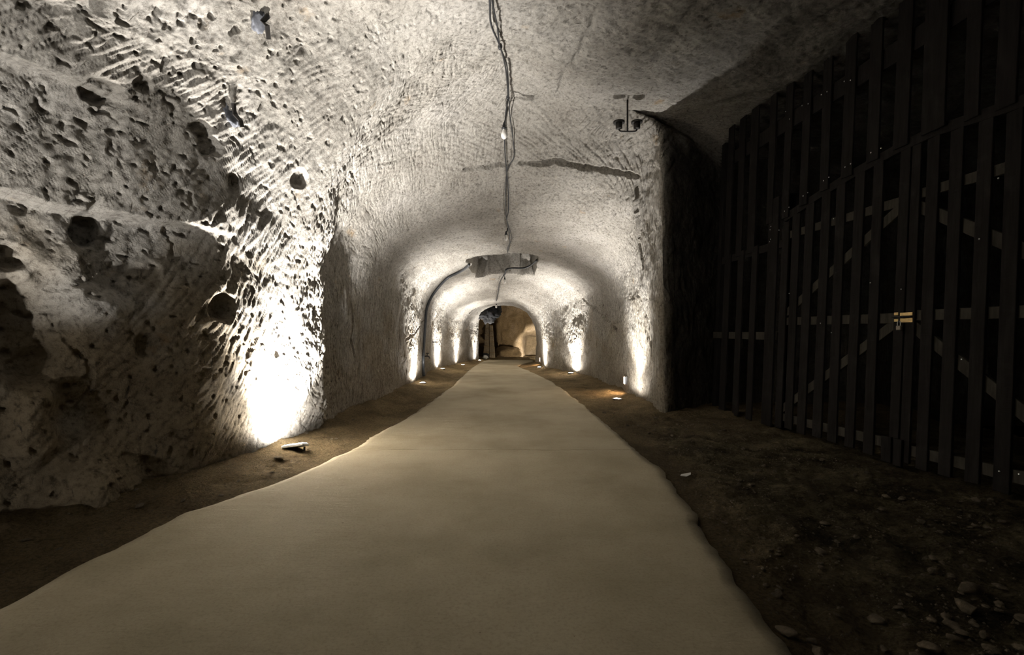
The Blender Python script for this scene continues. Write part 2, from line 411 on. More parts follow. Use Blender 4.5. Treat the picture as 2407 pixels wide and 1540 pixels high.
# pits and holes
def pit(px, py, r, depth, sx=1.0, sz=1.0):
    global D
    i = pick(px, py, G); p = G[i]; d = np.sqrt(((X - p[0]) / sx) ** 2 + ((Y - p[1]) / sx) ** 2 + ((Z - p[2]) / sz) ** 2) / r
    d = d + .25 * vnoise(X * 9, Y * 9, Z * 9, 5)
    D -= depth * (1 - sm(d, .55, 1.0))
for q in [(215, 210, .13, .10), (500, 725, .15, .14), (205, 530, .10, .14, 1, 2.2), (60, 770, .3, .16, .8, 1.6), (470, 345, .11, .06), (520, 430, .07, .06, 1, 1.6),
          (665, 410, .12, .05, 1, 1), (735, 320, .04, .012), (790, 293, .04, .012), (835, 800, .09, .12, .5, 5.5), (845, 870, .05, .06, .6, 4), (628, 830, .05, .04),
          (450, 305, .1, .06), (340, 810, .12, .05), (310, 190, .07, .05), (20, 600, .12, .08), (1118, 735, .3, .15)]: pit(*q)
# bedding ledges on the rock at left: the upper beds overhang
fade = (1 - sm(Y, 3.5, 4.6)) * sm(-X, 2.2, 2.7)
led1 = 2.20 + .03 * np.sin(Y * 3) + .02 * vnoise(Y * 6, X * 0, X * 0, 8)
D += fade * .20 * sm(Z, led1 - .025, led1 + .02) * (1 - .6 * sm(Z, led1 + .1, led1 + .8))
fade2 = (1 - sm(Y, 3.25, 3.85)) * sm(-X, 1.4, 2.0)
led2 = 3.02 + .06 * np.sin(Y * 2.1 + 1)
D += fade2 * .16 * sm(Z, led2 - .03, led2 + .03) * (1 - .5 * sm(Z, led2 + .1, led2 + .9))
# smoother weathered lower rock at far left with buttresses
low = (1 - sm(Y, 3.9, 4.5)) * (1 - sm(Z, 1.9, 2.2)) * sm(-X, 2.4, 2.8)
D += low * (.10 * fbm(Y * 1.6, Z * .7, X * 0, 91, 3) + .05 * vnoise(Y * 5, Z * 1.5, X * 0, 95))
def lump(px, py, r, hgt, sz=1.0):
    global D
    i = pick(px, py, G); p = G[i]; d = np.sqrt((X - p[0]) ** 2 + (Y - p[1]) ** 2 + ((Z - p[2]) / sz) ** 2) / r
    D += hgt * (1 - sm(d + .2 * vnoise(X * 6, Y * 6, Z * 6, 6), .3, 1.0))
for q in [(190, 720, .28, .14, .7), (75, 1010, .16, .14, 2.6), (250, 1150, .3, .10, 1), (120, 640, .3, .06, 1), (1010, 870, .01, 0.0)]: lump(*q)
P = G + N0 * D[..., None]
# ceiling pocket, ledge and cracks
mk_x = sm(P[..., 0] + .12 * vnoise(X * 2, Y * 2, Z, 15), -1.22, -1.12) * (1 - sm(P[..., 0] + .1 * vnoise(X * 2, Y * 2, Z, 16), .70, .80))
mk_y = sm(P[..., 1] + .12 * np.abs(X + .2) ** 2 * -1.2, 12.55, 12.62) * (1 - sm(P[..., 1] + .15 * vnoise(X * 3, Y, Z, 17), 15.9, 16.0))
pocket = mk_x * mk_y * (Z > 2.7)
P[..., 2] += pocket * (.75 + .25 * fbm(X * 2.5, Y * 2.5, Z * 0, 19, 2) - .12 * (np.abs(X + .2) > .55))
def crack(pix, wd, depth, jag=.012):
    global P
    pts = [G[pick(x, y, G)] for x, y in pix]
    d, s = polyline_dist(G, pts); d = d + jag * vnoise(s * 9, s * 0, s * 0, 33) + jag * .5 * vnoise(s * 31, s * 0, s * 0, 35)
    P = P - N0 * (depth * (1 - sm(np.abs(d), wd * .4, wd)))[..., None]
crack([(1398, 40), (1365, 110), (1325, 165), (1312, 222), (1255, 236), (1200, 230)], .035, .05)
crack([(1190, 232), (1207, 300), (1205, 380), (1195, 400)], .022, .03)
crack([(1095, 400), (1160, 392), (1270, 386), (1305, 378), (1370, 392), (1440, 402), (1500, 415)], .06, .07, .015)
crack([(1500, 430), (1502, 500), (1506, 570), (1512, 640)], .07, .11, .015)
crack([(890, 385), (930, 375), (985, 330)], .03, .03)
crack([(130, 680), (118, 740), (150, 800), (200, 850), (215, 905), (180, 960)], .018, .022)
crack([(180, 610), (200, 660), (135, 690)], .016, .02)
crack([(1360, 705), (1400, 735), (1440, 775)], .05, .05, .04)
crack([(960, 800), (985, 780), (1010, 745)], .04, .03)
NS = normals(P)
if (NS * N0).sum() < 0: NS = -NS
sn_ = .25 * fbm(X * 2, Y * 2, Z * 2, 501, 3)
soot_shade = np.where(Y < 9, sm(X + sn_ * .4, 2.55, 2.75) * sm(Y, 6.9, 7.3) * (1 - sm(Z + sn_, 4.3, 4.7)) * .85, 0)
soot_shade = np.maximum(soot_shade, np.where(X > 3.8, .9, 0) * (Y < 9))  # darkness of the unlit room behind the gate, put into the rock colour
soot_shade = np.maximum(soot_shade, (1 - sm(Y + 2 * sn_, 6.6, 8.0)) * .62 * sm(X + sn_ * 2, .9, 2.9) * sm(Z, 3.6, 4.0))
soot_shade = np.maximum(soot_shade, pocket * .55)  # shade inside the ceiling pocket, painted into its colour
mud = (1 - sm(Z + 3 * sn_, .7, 2.0)) * np.where(Y < 4.9, .95, .45)
mud = mud * (1 - .8 * sm(Y, 4.6, 5.0) * (1 - sm(Y, 6.1, 6.6)) * (X < 0)) * (Y < 24)
def shell_part(name, c0, c1, label, extra=None):
    A = P[:, c0:c1 + 1]; n, m = A.shape[:2]
    idx = np.arange(n * m).reshape(n, m)
    q = np.stack([idx[:-1, :-1], idx[:-1, 1:], idx[1:, 1:], idx[1:, :-1]], -1).reshape(-1, 4)
    v = A.reshape(-1, 3)[q[:200]]; fn = np.cross(v[:, 1] - v[:, 0], v[:, 3] - v[:, 0]); ref = NS[:, c0:c1 + 1].reshape(-1, 3)[q[:200, 0]]
    if (fn * ref).sum() < 0: q = q[:, ::-1]
    me = bpy.data.meshes.new(name)
    me.vertices.add(n * m); me.vertices.foreach_set('co', A.reshape(-1).astype(np.float32))
    me.loops.add(q.size); me.loops.foreach_set('vertex_index', q.reshape(-1).astype(np.int32))
    me.polygons.add(len(q)); me.polygons.foreach_set('loop_start', np.arange(0, q.size, 4, dtype=np.int32))
    me.update(calc_edges=True)
    me.polygons.foreach_set('use_smooth', np.ones(len(q), bool))
    uvl = me.uv_layers.new(name='uv'); uu = np.stack([sarc[:, c0:c1 + 1], tarc[:, c0:c1 + 1]], -1).reshape(-1, 2)[q.reshape(-1)]
    uvl.data.foreach_set('uv', uu.reshape(-1).astype(np.float32))
    at_ = me.attributes.new('streak', 'FLOAT', 'POINT'); at_.data.foreach_set('value', (.15 + .75 * wall[:, c0:c1 + 1]).reshape(-1).astype(np.float32))
    at_ = me.attributes.new('soot_shade', 'FLOAT', 'POINT'); at_.data.foreach_set('value', soot_shade[:, c0:c1 + 1].reshape(-1).astype(np.float32))
    at_ = me.attributes.new('mud', 'FLOAT', 'POINT'); at_.data.foreach_set('value', mud[:, c0:c1 + 1].reshape(-1).astype(np.float32))
    me.normals_split_custom_set_from_vertices(NS[:, c0:c1 + 1].reshape(-1, 3).astype(np.float32))
    me.materials.append(M_rock)
    o = bpy.data.objects.new(name, me); C.objects.link(o)
    return setp(o, label, None, None, 'structure')
cA = 62 * 3; cB = P.shape[1] - 1 - 48 * 3
shell_part('wall_left', 0, cA, 'rough hewn pale rock wall with pick marks and an overhanging ledge')
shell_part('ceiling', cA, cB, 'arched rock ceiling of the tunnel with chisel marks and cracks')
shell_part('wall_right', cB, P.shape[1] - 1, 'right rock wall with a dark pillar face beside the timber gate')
def surf(px, py, off=0.0):
    i = pick(px, py, P); return P[i] + NS[i] * off, NS[i]

# ---- wall behind the camera and the far chamber's back wall
def rock_grid(name, fn, nu, nv, mat, label, amp=.12):
    u, v = np.meshgrid(np.linspace(0, 1, nu), np.linspace(0, 1, nv), indexing='ij')
    A = fn(u, v); n = normals(A); n = n if (n[..., 1].mean() < 0) else -n
    x, y, z = A[..., 0], A[..., 1], A[..., 2]
    A = A + n * (fbm(x * .9, y * .9, z * .9, 101, 4) * amp + fbm(x * 5, y * 5, z * 5, 103, 3) * amp * .2)[..., None]
    idx = np.arange(nu * nv).reshape(nu, nv)
    q = np.stack([idx[:-1, :-1], idx[:-1, 1:], idx[1:, 1:], idx[1:, :-1]], -1).reshape(-1, 4)
    o = mk(name, A.reshape(-1, 3), [tuple(t) for t in q.tolist()], mat, None, True)
    return setp(o, label, None, None, 'structure')
rock_grid('wall_back', lambda u, v: np.stack([-5 + 12 * u, np.full(u.shape, -3.6), -.3 + 5.2 * v], 2), 40, 20, M_rock, 'rough rock wall closing the cave behind the viewpoint')
def backw(u, v):
    x = -4.6 + 9.6 * u; z = -.2 + 5.4 * v
    y = 28.7 - .25 * z + .5 * np.abs(x + .2) ** 1.3 * .35 + .55 * sm(x, .72, .95) * (1 - sm(z, 2.4, 3.0)) + 1.6 * sm(x, .75, 1.0) * (1 - sm(z, 1.2, 1.6))
    y = y - .35 * (1 - sm(np.abs(x + .75), .05, .12)) * (1 - sm(z, 2.0, 2.3)) + .25 * sm(-x, .95, 1.1)
    return np.stack([x, y, z], 2)
rock_grid('wall_far', backw, 150, 100, M_brown, 'brown rock face at the far end of the tunnel', .16)

# ------------------------------------------------------------------ ground and path
LE = [(-4, -2.6), (1.0, -2.45), (2.18, -2.38), (3.35, -2.33), (3.9, -2.03), (4.6, -1.86), (5.2, -1.76), (6.2, -1.69), (7.64, -1.56), (11.3, -1.46), (17, -1.52), (20, -1.5), (22.9, -1.37), (24.2, -1.25), (24.6, -1.2)]
RE = [(-4, 1.0), (.5, 1.05), (1.83, 1.115), (2.41, 1.18), (2.93, 1.24), (3.87, 1.37), (4.4, 1.43), (5.07, 1.40), (5.85, 1.39), (6.9, 1.37), (8.7, 1.33), (10.6, 1.26), (12.7, 1.155), (15.4, .87), (17.6, .58), (19.2, .33), (19.9, .31), (20.8, .45), (22.9, 1.1), (24.2, 1.2), (24.6, 1.2)]
def le(y): return np.interp(y, *zip(*LE))
def re_(y): return np.interp(y, *zip(*RE))
wl = [(s_[0][1], s_[0][0]) for s_ in SEC[:17]]; wr = [(-4, 3.9), (3.7, 3.9), (7.6, 3.6), (7.65, 2.47)] + [(s_[18][1], s_[18][0]) for s_ in SEC[9:17]]
def gz(x, y):
    x = np.asarray(x, float); y = np.asarray(y, float); z0 = np.zeros_like(x)
    b = fbm(x * 1.3, y * 1.3, z0, 201, 3) * .028 + fbm(x * 5, y * 5, z0, 205, 3) * .022 + fbm(x * 18, y * 18, z0, 209, 2) * .011
    L = np.interp(y, *zip(*wl)); Rr = np.interp(y, *zip(*wr))
    bank = .10 * (1 - sm(x - L, 0, .7)) + .07 * (1 - sm(Rr - x, 0, .6)) * (y > 7.4)
    out = np.maximum(le(y) - x, x - re_(y))                   # distance outside the path
    edge = sm(out, -.02, .25)
    z = -.045 + (b + bank) * edge
    z = np.where(out < -.03, -.075, z)
    z = np.where(y > 24.5, -.02 + b * .8, z)
    return z
ys = [-4.0]
while ys[-1] < 30.5: ys.append(ys[-1] + (max(.02, .0055 * ys[-1]) if ys[-1] > 1.2 else .12))
ys = np.array(ys); xs = np.concatenate([np.linspace(-5, -1.2, 190), np.linspace(-1.1, .9, 14), np.linspace(.95, 4.2, 190), np.linspace(4.3, 6.6, 12)])
gx, gy = np.meshgrid(xs, ys, indexing='ij'); g3 = np.stack([gx, gy, gz(gx, gy)], 2)
idx = np.arange(gx.size).reshape(gx.shape); q = np.stack([idx[:-1, :-1], idx[1:, :-1], idx[1:, 1:], idx[:-1, 1:]], -1).reshape(-1, 4)
me = bpy.data.meshes.new('floor'); me.vertices.add(gx.size); me.vertices.foreach_set('co', g3.reshape(-1).astype(np.float32))
me.loops.add(q.size); me.loops.foreach_set('vertex_index', q.reshape(-1).astype(np.int32)); me.polygons.add(len(q)); me.polygons.foreach_set('loop_start', np.arange(0, q.size, 4, dtype=np.int32))
me.update(calc_edges=True); me.polygons.foreach_set('use_smooth', np.ones(len(q), bool)); me.materials.append(M_dirt)
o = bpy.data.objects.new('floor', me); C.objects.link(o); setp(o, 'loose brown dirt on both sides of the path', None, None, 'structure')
path = bpy.data.objects.new('floor_path', None); C.objects.link(path); setp(path, 'smooth sandy concrete path through the tunnel', None, None, 'structure')
def slab(y0, y1):
    yy = [y0]
    while yy[-1] < y1 - .001: yy.append(min(y1, yy[-1] + max(.025, .006 * max(yy[-1], 1))))
    yy = np.array(yy); n = len(yy); m = 40
    jl = .018 * np.array(fbm(yy * 3.1, yy * 0, yy * 0, 301, 3)) + .008 * vnoise(yy * 14, yy * 0, yy * 0, 305)
    jr = .022 * np.array(fbm(yy * 2.7, yy * 0, yy * 0, 311, 3)) + .010 * vnoise(yy * 13, yy * 0, yy * 0, 315)
    a = le(yy) + jl; b = re_(yy) + jr
    u = np.linspace(0, 1, m); Xp = a[:, None] * (1 - u) + b[:, None] * u; Yp = np.repeat(yy[:, None], m, 1)
    Zp = .006 * fbm(Xp * 1.1, Yp * 1.1, Xp * 0, 321, 3) + .0015 * fbm(Xp * 9, Yp * 9, Xp * 0, 325, 2)
    d = np.minimum(Xp - a[:, None], b[:, None] - Xp); Zp -= .015 * (1 - sm(d, 0, .05))
    top = np.stack([Xp, Yp, Zp], 2); V = list(top.reshape(-1, 3)); ix = np.arange(n * m).reshape(n, m)
    Fc = [tuple(t) for t in np.stack([ix[:-1, :-1], ix[:-1, 1:], ix[1:, 1:], ix[1:, :-1]], -1).reshape(-1, 4).tolist()]
    ring = list(ix[:, 0]) + list(ix[-1, 1:]) + list(ix[::-1, -1][1:]) + list(ix[0, ::-1][1:-1])
    k0 = len(V)
    for r in ring: p = V[r]; V.append(np.array([p[0], p[1], -.16]))
    for k in range(len(ring)): Fc.append((int(ring[k]), int(ring[(k + 1) % len(ring)]), k0 + (k + 1) % len(ring), k0 + k))
    mk('slab', V, Fc, M_conc, path, True)
slab(-3.9, 5.127); slab(5.133, 24.6)

# ------------------------------------------------------------------ lamps
def spot(loc, d, watts, ang, blend=.6, col=LAMP, parent=None, size=.04):
    l = bpy.data.lights.new('lamp_light', 'SPOT'); l.energy = watts; l.spot_size = math.radians(ang); l.spot_blend = blend; l.color = col; l.shadow_soft_size = size
    o = bpy.data.objects.new('lamp_light', l); C.objects.link(o)
    loc = Vector(loc); o.rotation_euler = Vector((0, 0, -1)).rotation_difference(Vector(d).normalized()).to_euler()
    if parent: o.parent = parent; o.location = loc - rootloc(parent)
    else: o.location = loc
    return o
UP_G = 'ground uplights along the tunnel walls'
def uplight(x, y, d, label, watts=120, ang=92, blend=1.0, spill=.09):
    z = float(gz(x, y)); t = thing('ground_uplight', (x, y, z - .02), label, 'light', UP_G)
    lathe('housing', (x, y, z - .03), [(.07, 0), (.07, .035), (.10, .035), (.10, .05), (.075, .055), (.072, .045), (0.001, .045)], M_steel, t)
    lathe('lens', (x, y, z), [(.071, .012), (.07, .02), (.05, .027), (.02, .03), (.001, .03)], M_lens, t)
    spot((x, y, z + .07), d, watts, ang, blend, parent=t, size=.05)
    spot((x, y, z + .06), d, watts * spill, 168, .5, parent=t, size=.05)
    return t
WP = 1.4
uplight(-2.33, 12.4, (-.08, -.02, 1), 'glowing ground uplight at the left wall beside the foot of the black hose', 260 * WP)
uplight(-2.46, 17.0, (-.09, 0, 1), 'glowing ground uplight at the left wall beyond the black hose, past the wall tap', 240 * WP)
uplight(-2.07, 20.3, (-.09, 0, 1), 'glowing ground uplight at the left wall just before the last one by the chamber', 170 * WP)
uplight(-1.58, 23.9, (-.1, -.1, 1), 'glowing ground uplight at the left rim of the far brown chamber', 120 * WP)
uplight(2.13, 9.35, (.12, .03, 1), 'large glowing ground uplight in the dirt near the pillar and warm wall lamp', 210 * WP)
uplight(2.02, 15.7, (.09, 0, 1), 'glowing ground uplight at the right wall midway along the tunnel', 240 * WP)
uplight(1.14, 18.6, (.14, -.05, 1), 'glowing ground uplight at the right wall by the kerbed dirt island', 150 * WP)
def walllight(p, n, label, w):
    t = thing('wall_washer_light', p, label, 'light', 'small warm lamps low on the wall')
    p = Vector(p); n = Vector(n).normalized(); u = Vector((0, 0, 1)); s = u.cross(n)
    M = Matrix((s, u, n)).transposed()
    bm = bmesh.new(); hexa(bm, boxp(p - n * .005, (.13, .19, .05), M), .006); solid('housing', bm, M_steel, t)
    bm = bmesh.new(); hexa(bm, boxp(p + n * .018, (.10, .15, .02), M), .004); solid('lens', bm, M_lensw, t)
    spot(p + n * .06, n + Vector((0, 0, -.9)), w, 140, .7, WARM, t, .05)
i = pick(1468, 893, P); walllight(P[i] + np.array([-.02, 0, 0]), (-1, 0, .0), 'warm glowing lamp low on the right wall behind the large uplight', 8)
i = pick(1264, 846, P); walllight(P[i] + np.array([-.02, 0, 0]), (-1, 0, 0), 'warm glowing lamp low on the wall above the kerbed dirt island', 5)
# floodlight lying at the foot of the left wall
fp = fl(692, 1060); t = thing('floodlight', (fp[0], fp[1], float(gz(fp[0], fp[1])) + .0), 'flat white floodlight tipped up on the dirt, washing the left wall', 'light')
Mf = Matrix.Rotation(math.radians(-14), 3, 'X') @ Matrix.Rotation(math.radians(-8), 3, 'Y')
c0 = Vector((fp[0], fp[1] + .02, float(gz(fp[0], fp[1])) + .05))
bm = bmesh.new(); hexa(bm, boxp(c0, (.235, .16, .028), Mf), .006); solid('body', bm, M_plate, t)
bm = bmesh.new(); hexa(bm, boxp(c0 + Mf @ Vector((0, .01, .018)), (.20, .12, .008), Mf), .002); solid('lens', bm, M_lens, t)
for s in (-1, 1):
    bm = bmesh.new(); hexa(bm, boxp(c0 + Vector((s * .10, .0, -.03)), (.012, .03, .04)), .002); solid('bracket', bm, M_iron, t)
spot(c0 + Vector((0, .0, .06)), (-.16, .16, 1), 760, 104, .75, LAMP, t, .05)
spot(c0 + Vector((0, 0, .10)), (-.55, .25, 1), 32, 160, .6, LAMP, t, .05)
# unseen uplights added beside and behind the viewpoint to brighten the foreground
uplight(-3.6, .2, (-.1, 0, 1), 'added fill uplight at the left wall behind the viewpoint', 125, 130)
uplight(-3.3, 1.25, (.02, .45, 1), 'added fill uplight at the left wall level with the viewpoint', 170, 74, .8, .04)
# out-of-sight lamps added to light the far chamber
uplight(1.75, 26.0, (-.10, 1, .16), 'added lamp in the far chamber hidden behind the tunnel wall', 420, 52, .5, .02)
tl = uplight(2.3, 25.5, (-.75, .75, .4), 'added warm lamp in the far chamber unseen behind the right rim', 70, 110, .8, .02)
for ch in tl.children:
    if ch.type == 'LIGHT': ch.data.color = (1, .84, .62)

# ------------------------------------------------------------------ timber gate
def gplane(px, py):
    a, b = (px - CX) / F, (py - CY) / F
    Yq = (3.5 + .09 * 8.1 + .04 * H) / (a + .09 + .04 * b); return Yq, H - b * Yq
def gp(q, z, off=0.0): return Vector((3.5 + .09 * (8.1 - q) + .04 * z + off, q, z))
gr = random.Random(3)
def board(parent, name, q0, z0, q1, z1, wd, off, th=.024, mat=None, sub=None):
    # straight timber from (q0,z0) to (q1,z1) in the gate plane
    d = Vector((q1 - q0, z1 - z0)); d.normalize(); n = Vector((-d.y, d.x)) * wd / 2
    j = lambda s: gr.uniform(-s, s)
    c = [(q0 + n.x + j(.004), z0 + n.y + j(.004)), (q0 - n.x + j(.004), z0 - n.y + j(.004)), (q1 - n.x + j(.004), z1 - n.y + j(.004)), (q1 + n.x + j(.004), z1 + n.y + j(.004))]
    o1, o2 = off + j(.002), off + th + j(.002)
    p = [gp(a, b, o1) for a, b in c] + [gp(a, b, o2) for a, b in c]
    bm = bmesh.new(); hexa(bm, p, .003)
    return solid(name, bm, mat or M_wood, parent)
def screws(parent, lst):
    for px, py in lst:
        qq, zz = gplane(px, py); p = gp(qq, zz, -.027)
        lathe('screw', p, [(.008, 0), (.008, .003), (.004, .006), (.0005, .007)], M_screw, parent, axis_to((-1, 0, 0)), 8)
def zrail(q): return float(np.interp(q, [2.0, 2.8, 3.6, 4.4, 5.0, 5.7, 6.4], [2.6, 2.9, 3.06, 3.14, 3.11, 3.0, 2.84]))
seam = gplane(2113, 1050)[0]
hingeL = gplane(1826, 1010)[0]; hingeR = 2 * seam - hingeL + .15
leafL = thing('timber_gate_leaf', gp(seam + .8, 0, 0), 'dark slatted gate leaf between the side panel and the seam, braces rising to the seam', 'gate', 'leaves of the timber gate')
leafR = thing('timber_gate_leaf', gp(seam - .8, 0, 0), 'dark slatted gate leaf that carries the brass bolt plate, braces falling away from the seam', 'gate', 'leaves of the timber gate')
def vboard(leaf, pxb, pyb, wd, ztop=None, zb=None, off=-.024, mat=None, lean=0.0):
    q0 = gplane(pxb, pyb)[0]; z0 = gr.uniform(.0, .03) if zb is None else zb
    return board(leaf, 'board', q0, z0, q0 + lean + gr.uniform(-.01, .01), (zrail(q0) - .03 if ztop is None else ztop), wd, off, mat=mat)
vboard(leafL, 1831, 1013, .13, 2.72)
for x, y, wdt in [(1855, 1023, .14), (1885, 1032, .14), (1922, 1043, .135), (1958, 1052, .13), (1999, 1064, .125), (2044, 1075, .12), (2103, 1086, .105)]: vboard(leafL, x, y, wdt)
vboard(leafL, 2093, 1082, .11, .24, -.01, -.05)
for x, y, wdt in [(2129, 1096, .095), (2169, 1109, .11), (2224, 1123, .11), (2288, 1142, .11), (2358, 1161, .11), (2445, 1190, .11), (2545, 1220, .11), (2660, 1250, .11), (2790, 1280, .11)]: vboard(leafR, x, y, wdt)
vboard(leafR, 2119, 1091, .09, .24, -.02, -.05)
qa, qb = hingeL + .03, seam + .02; ra, rb = seam - .02, hingeR
for lf, (u0, u1) in ((leafL, (qa, qb)), (leafR, (ra, rb))):
    board(lf, 'rail', u0, .15, u1, .17, .10, .003, .03, M_rail)
    board(lf, 'rail', u0, 1.45, u1, 1.43, .10, .003, .03, M_rail)
    board(lf, 'rail', u0, 2.62, u1, 2.60, .095, .003, .03, M_rail)
board(leafL, 'brace', qa - .05, .22, qb + .08, 1.38, .10, .003, .03, M_rail); board(leafL, 'brace', qa - .05, 1.52, qb + .08, 2.54, .10, .003, .03, M_rail)
board(leafR, 'brace', ra - .05, 1.36, rb + .1, .24, .11, .003, .03, M_rail); board(leafR, 'brace', ra - .05, 2.52, rb + .1, 1.52, .11, .003, .03, M_rail)
screws(leafL, [(1836, 541), (1965, 514), (1860, 690), (1934, 760), (1960, 782), (2052, 665)]); screws(leafR, [(2355, 419), (2310, 562), (2404, 1115), (2357, 1108), (2268, 845), (2125, 680)])
# brass bolt on the right leaf, keeper on the left leaf
def gbox(parent, name, x0, y0, x1, y1, off, th, mat, bev=.001):
    (qa_, za), (qb_, zb) = gplane(x0, y0), gplane(x1, y1)
    p = [gp(qa_, zb, off), gp(qb_, zb, off), gp(qb_, za, off), gp(qa_, za, off)]; p += [v + Vector((th, 0, 0)) for v in p]
    bm = bmesh.new(); hexa(bm, p, bev); return solid(name, bm, mat, parent)
bolt = gbox(leafR, 'bolt_plate', 2123, 735.5, 2152, 741.5, -.032, .008, M_brass); bolt['label'] = 'brass bolt plate'
gbox(leafR, 'bolt_plate', 2123, 748.5, 2152, 757.5, -.032, .008, M_brass)
k1 = gbox(leafL, 'keeper_plate', 2109, 735, 2118, 741, -.032, .008, M_brass); gbox(leafL, 'keeper_plate', 2109, 750, 2118, 756, -.032, .008, M_brass)
q0_, z0_ = gplane(2107, 745); q1_, z1_ = gplane(2150, 745)
tube('bolt_rod', [gp(q0_, z0_, -.042), gp(q1_, z1_, -.042)], .008, M_iron, leafR)
q2_, z2_ = gplane(2130, 752); tube('hasp', [gp(q2_, z2_ + .02, -.042), gp(q2_, z2_ + .02, -.066), gp(q2_, z2_ - .03, -.066)], .006, M_iron, leafR)
lk = gp(*gplane(2128, 771), -.062); pad = thing('padlock', lk - Vector((0, 0, .04)), 'small grey padlock hanging from the brass bolt on the gate', 'padlock')
bm = bmesh.new(); hexa(bm, boxp(lk, (.025, .052, .045)), .005); solid('lock_body', bm, M_lock, pad)
tube('shackle', [lk + Vector((0, .017, .018)), lk + Vector((0, .017, .05)), lk + Vector((0, .009, .066)), lk + Vector((0, -.009, .066)), lk + Vector((0, -.017, .05)), lk + Vector((0, -.017, .018))], .004, M_steel, pad)
# fixed screen: side panel and transom up to the rock
scr = thing('slatted_gate_surround', gp(7.0, 0, 0), 'fixed dark slat screen beside and above the gate leaves, reaching the rock ceiling', 'screen')
for x, y, wdt in [(1699, 956, .17), (1730, 968, .15), (1762, 980, .14), (1803, 998, .21)]: vboard(scr, x, y, wdt, 2.60 if x < 1790 else 3.2, -.01, -.024)
for x, y, wdt in [(1717, 480, .17), (1744.6, 450, .17), (1774, 440, .20), (1817, 400, .15), (1854, 370, .15), (1897, 340, .15), (1946, 310, .15), (2001, 260, .17), (2061, 220, .16), (2129, 190, .17), (2210, 140, .24), (2296, 110, .13), (2378, 90, .16), (2480, 60, .14), (2590, 30, .14)]:
    q0, _ = gplane(x, y); zb_ = 2.52 if x < 1800 else zrail(q0) + .02
    board(scr, 'board', q0 + gr.uniform(-.01, .01), zb_, q0 + gr.uniform(-.015, .015), 4.75, wdt * .92, -.05 if x > 2180 and x < 2230 else -.03)
qs = [hingeL + .02, 5.9, 5.3, 4.8, 4.4, 4.0, 3.6, 3.2, 2.6]
for a_, b_ in zip(qs[:-1], qs[1:]): board(scr, 'transom_rail', a_ + .01, zrail(a_) + .03, b_ - .01, zrail(b_) + .03, .10, -.004, .05)
board(scr, 'rail', 8.0, 2.53, hingeL + .05, 2.53, .12, .003, .03, M_wood)
board(scr, 'rail', 8.2, 1.27, hingeL + .1, 1.25, .11, .003, .03, M_rail)
ha, hb_ = gplane(1722, 372), gplane(2290, 0)
board(scr, 'rail', ha[0], ha[1], hb_[0], hb_[1], .22, .003, .03, M_wood); board(scr, 'rail', hb_[0] - .005, hb_[1], 2.6, hb_[1] - .05, .22, .003, .03, M_wood)
board(scr, 'post', hingeL + .03, -.1, hingeL + .03, 3.2, .10, .035, .10, M_wood)
board(scr, 'post', 8.15, -.1, 8.15, 4.6, .10, .035, .10, M_wood); board(scr, 'post', hingeR - .03, -.1, hingeR - .03, 4.6, .10, .035, .10, M_wood)
screws(scr, [(1540 + a_ / 2.566, b_ / 2.566) for a_, b_ in [(1155, 491), (1193, 484), (1016, 571), (1051, 553), (899, 637), (936, 626), (800, 673), (823, 718), (1317, 921), (1378, 894), (1194, 988), (1160, 1008), (1062, 1069), (1030, 1090), (934, 1162), (906, 1182), (820, 1250), (793, 1274), (710, 1366), (705, 1386), (709, 1443), (702, 1458)]])

# ------------------------------------------------------------------ overhead cable and bulbs
def hang(px, py, Yd): return at(px, py, Yd)
cab = thing('overhead_cable', surf(1150, 0, .06)[0], 'black twin cable strung along the crown of the tunnel ceiling', 'cable')
def along(pts): return [surf(x_, y_, o_)[0] for x_, y_, o_ in pts]
J1 = surf(1187, 216, .12)[0]; J2 = surf(1193, 530, .10)[0]
c1 = along([(1138, -160, .06), (1145, -70, .06), (1150, 0, .06), (1154, 45, .06), (1170, 100, .07), (1181, 150, .08)]) + [J1] + along([(1187, 260, .08), (1187, 300, .07), (1187, 350, .06), (1189, 390, .05), (1194, 440, .05), (1194, 490, .05), (1191, 515, .05), (1195, 540, .05), (1198, 568, .05), (1193, 585, .05), (1192.5, 596, .05)])
c2 = along([(1146, -160, .06), (1152, -70, .06), (1158, 0, .06), (1163, 50, .06), (1170.5, 100, .07), (1188, 150, .08)]) + [J1 + np.array([.015, 0, 0])] + along([(1200, 270, .05), (1206, 330, .05), (1204, 370, .05), (1196, 395, .05), (1186, 445, .05), (1186, 475, .05), (1191, 515, .05), (1200, 545, .06), (1203, 557, .06), (1196, 580, .05), (1193, 596, .05)])
tube('cable_strand', c1, .011, M_rubber, cab); tube('cable_strand', c2, .009, M_rubber, cab)
for p in (surf(1170, 101, .07)[0], J1): lathe('cable_tie', p - np.array([0, 0, .03]), [(.02, 0), (.026, .02), (.026, .04), (.02, .06)], M_rubber, cab, None, 10)
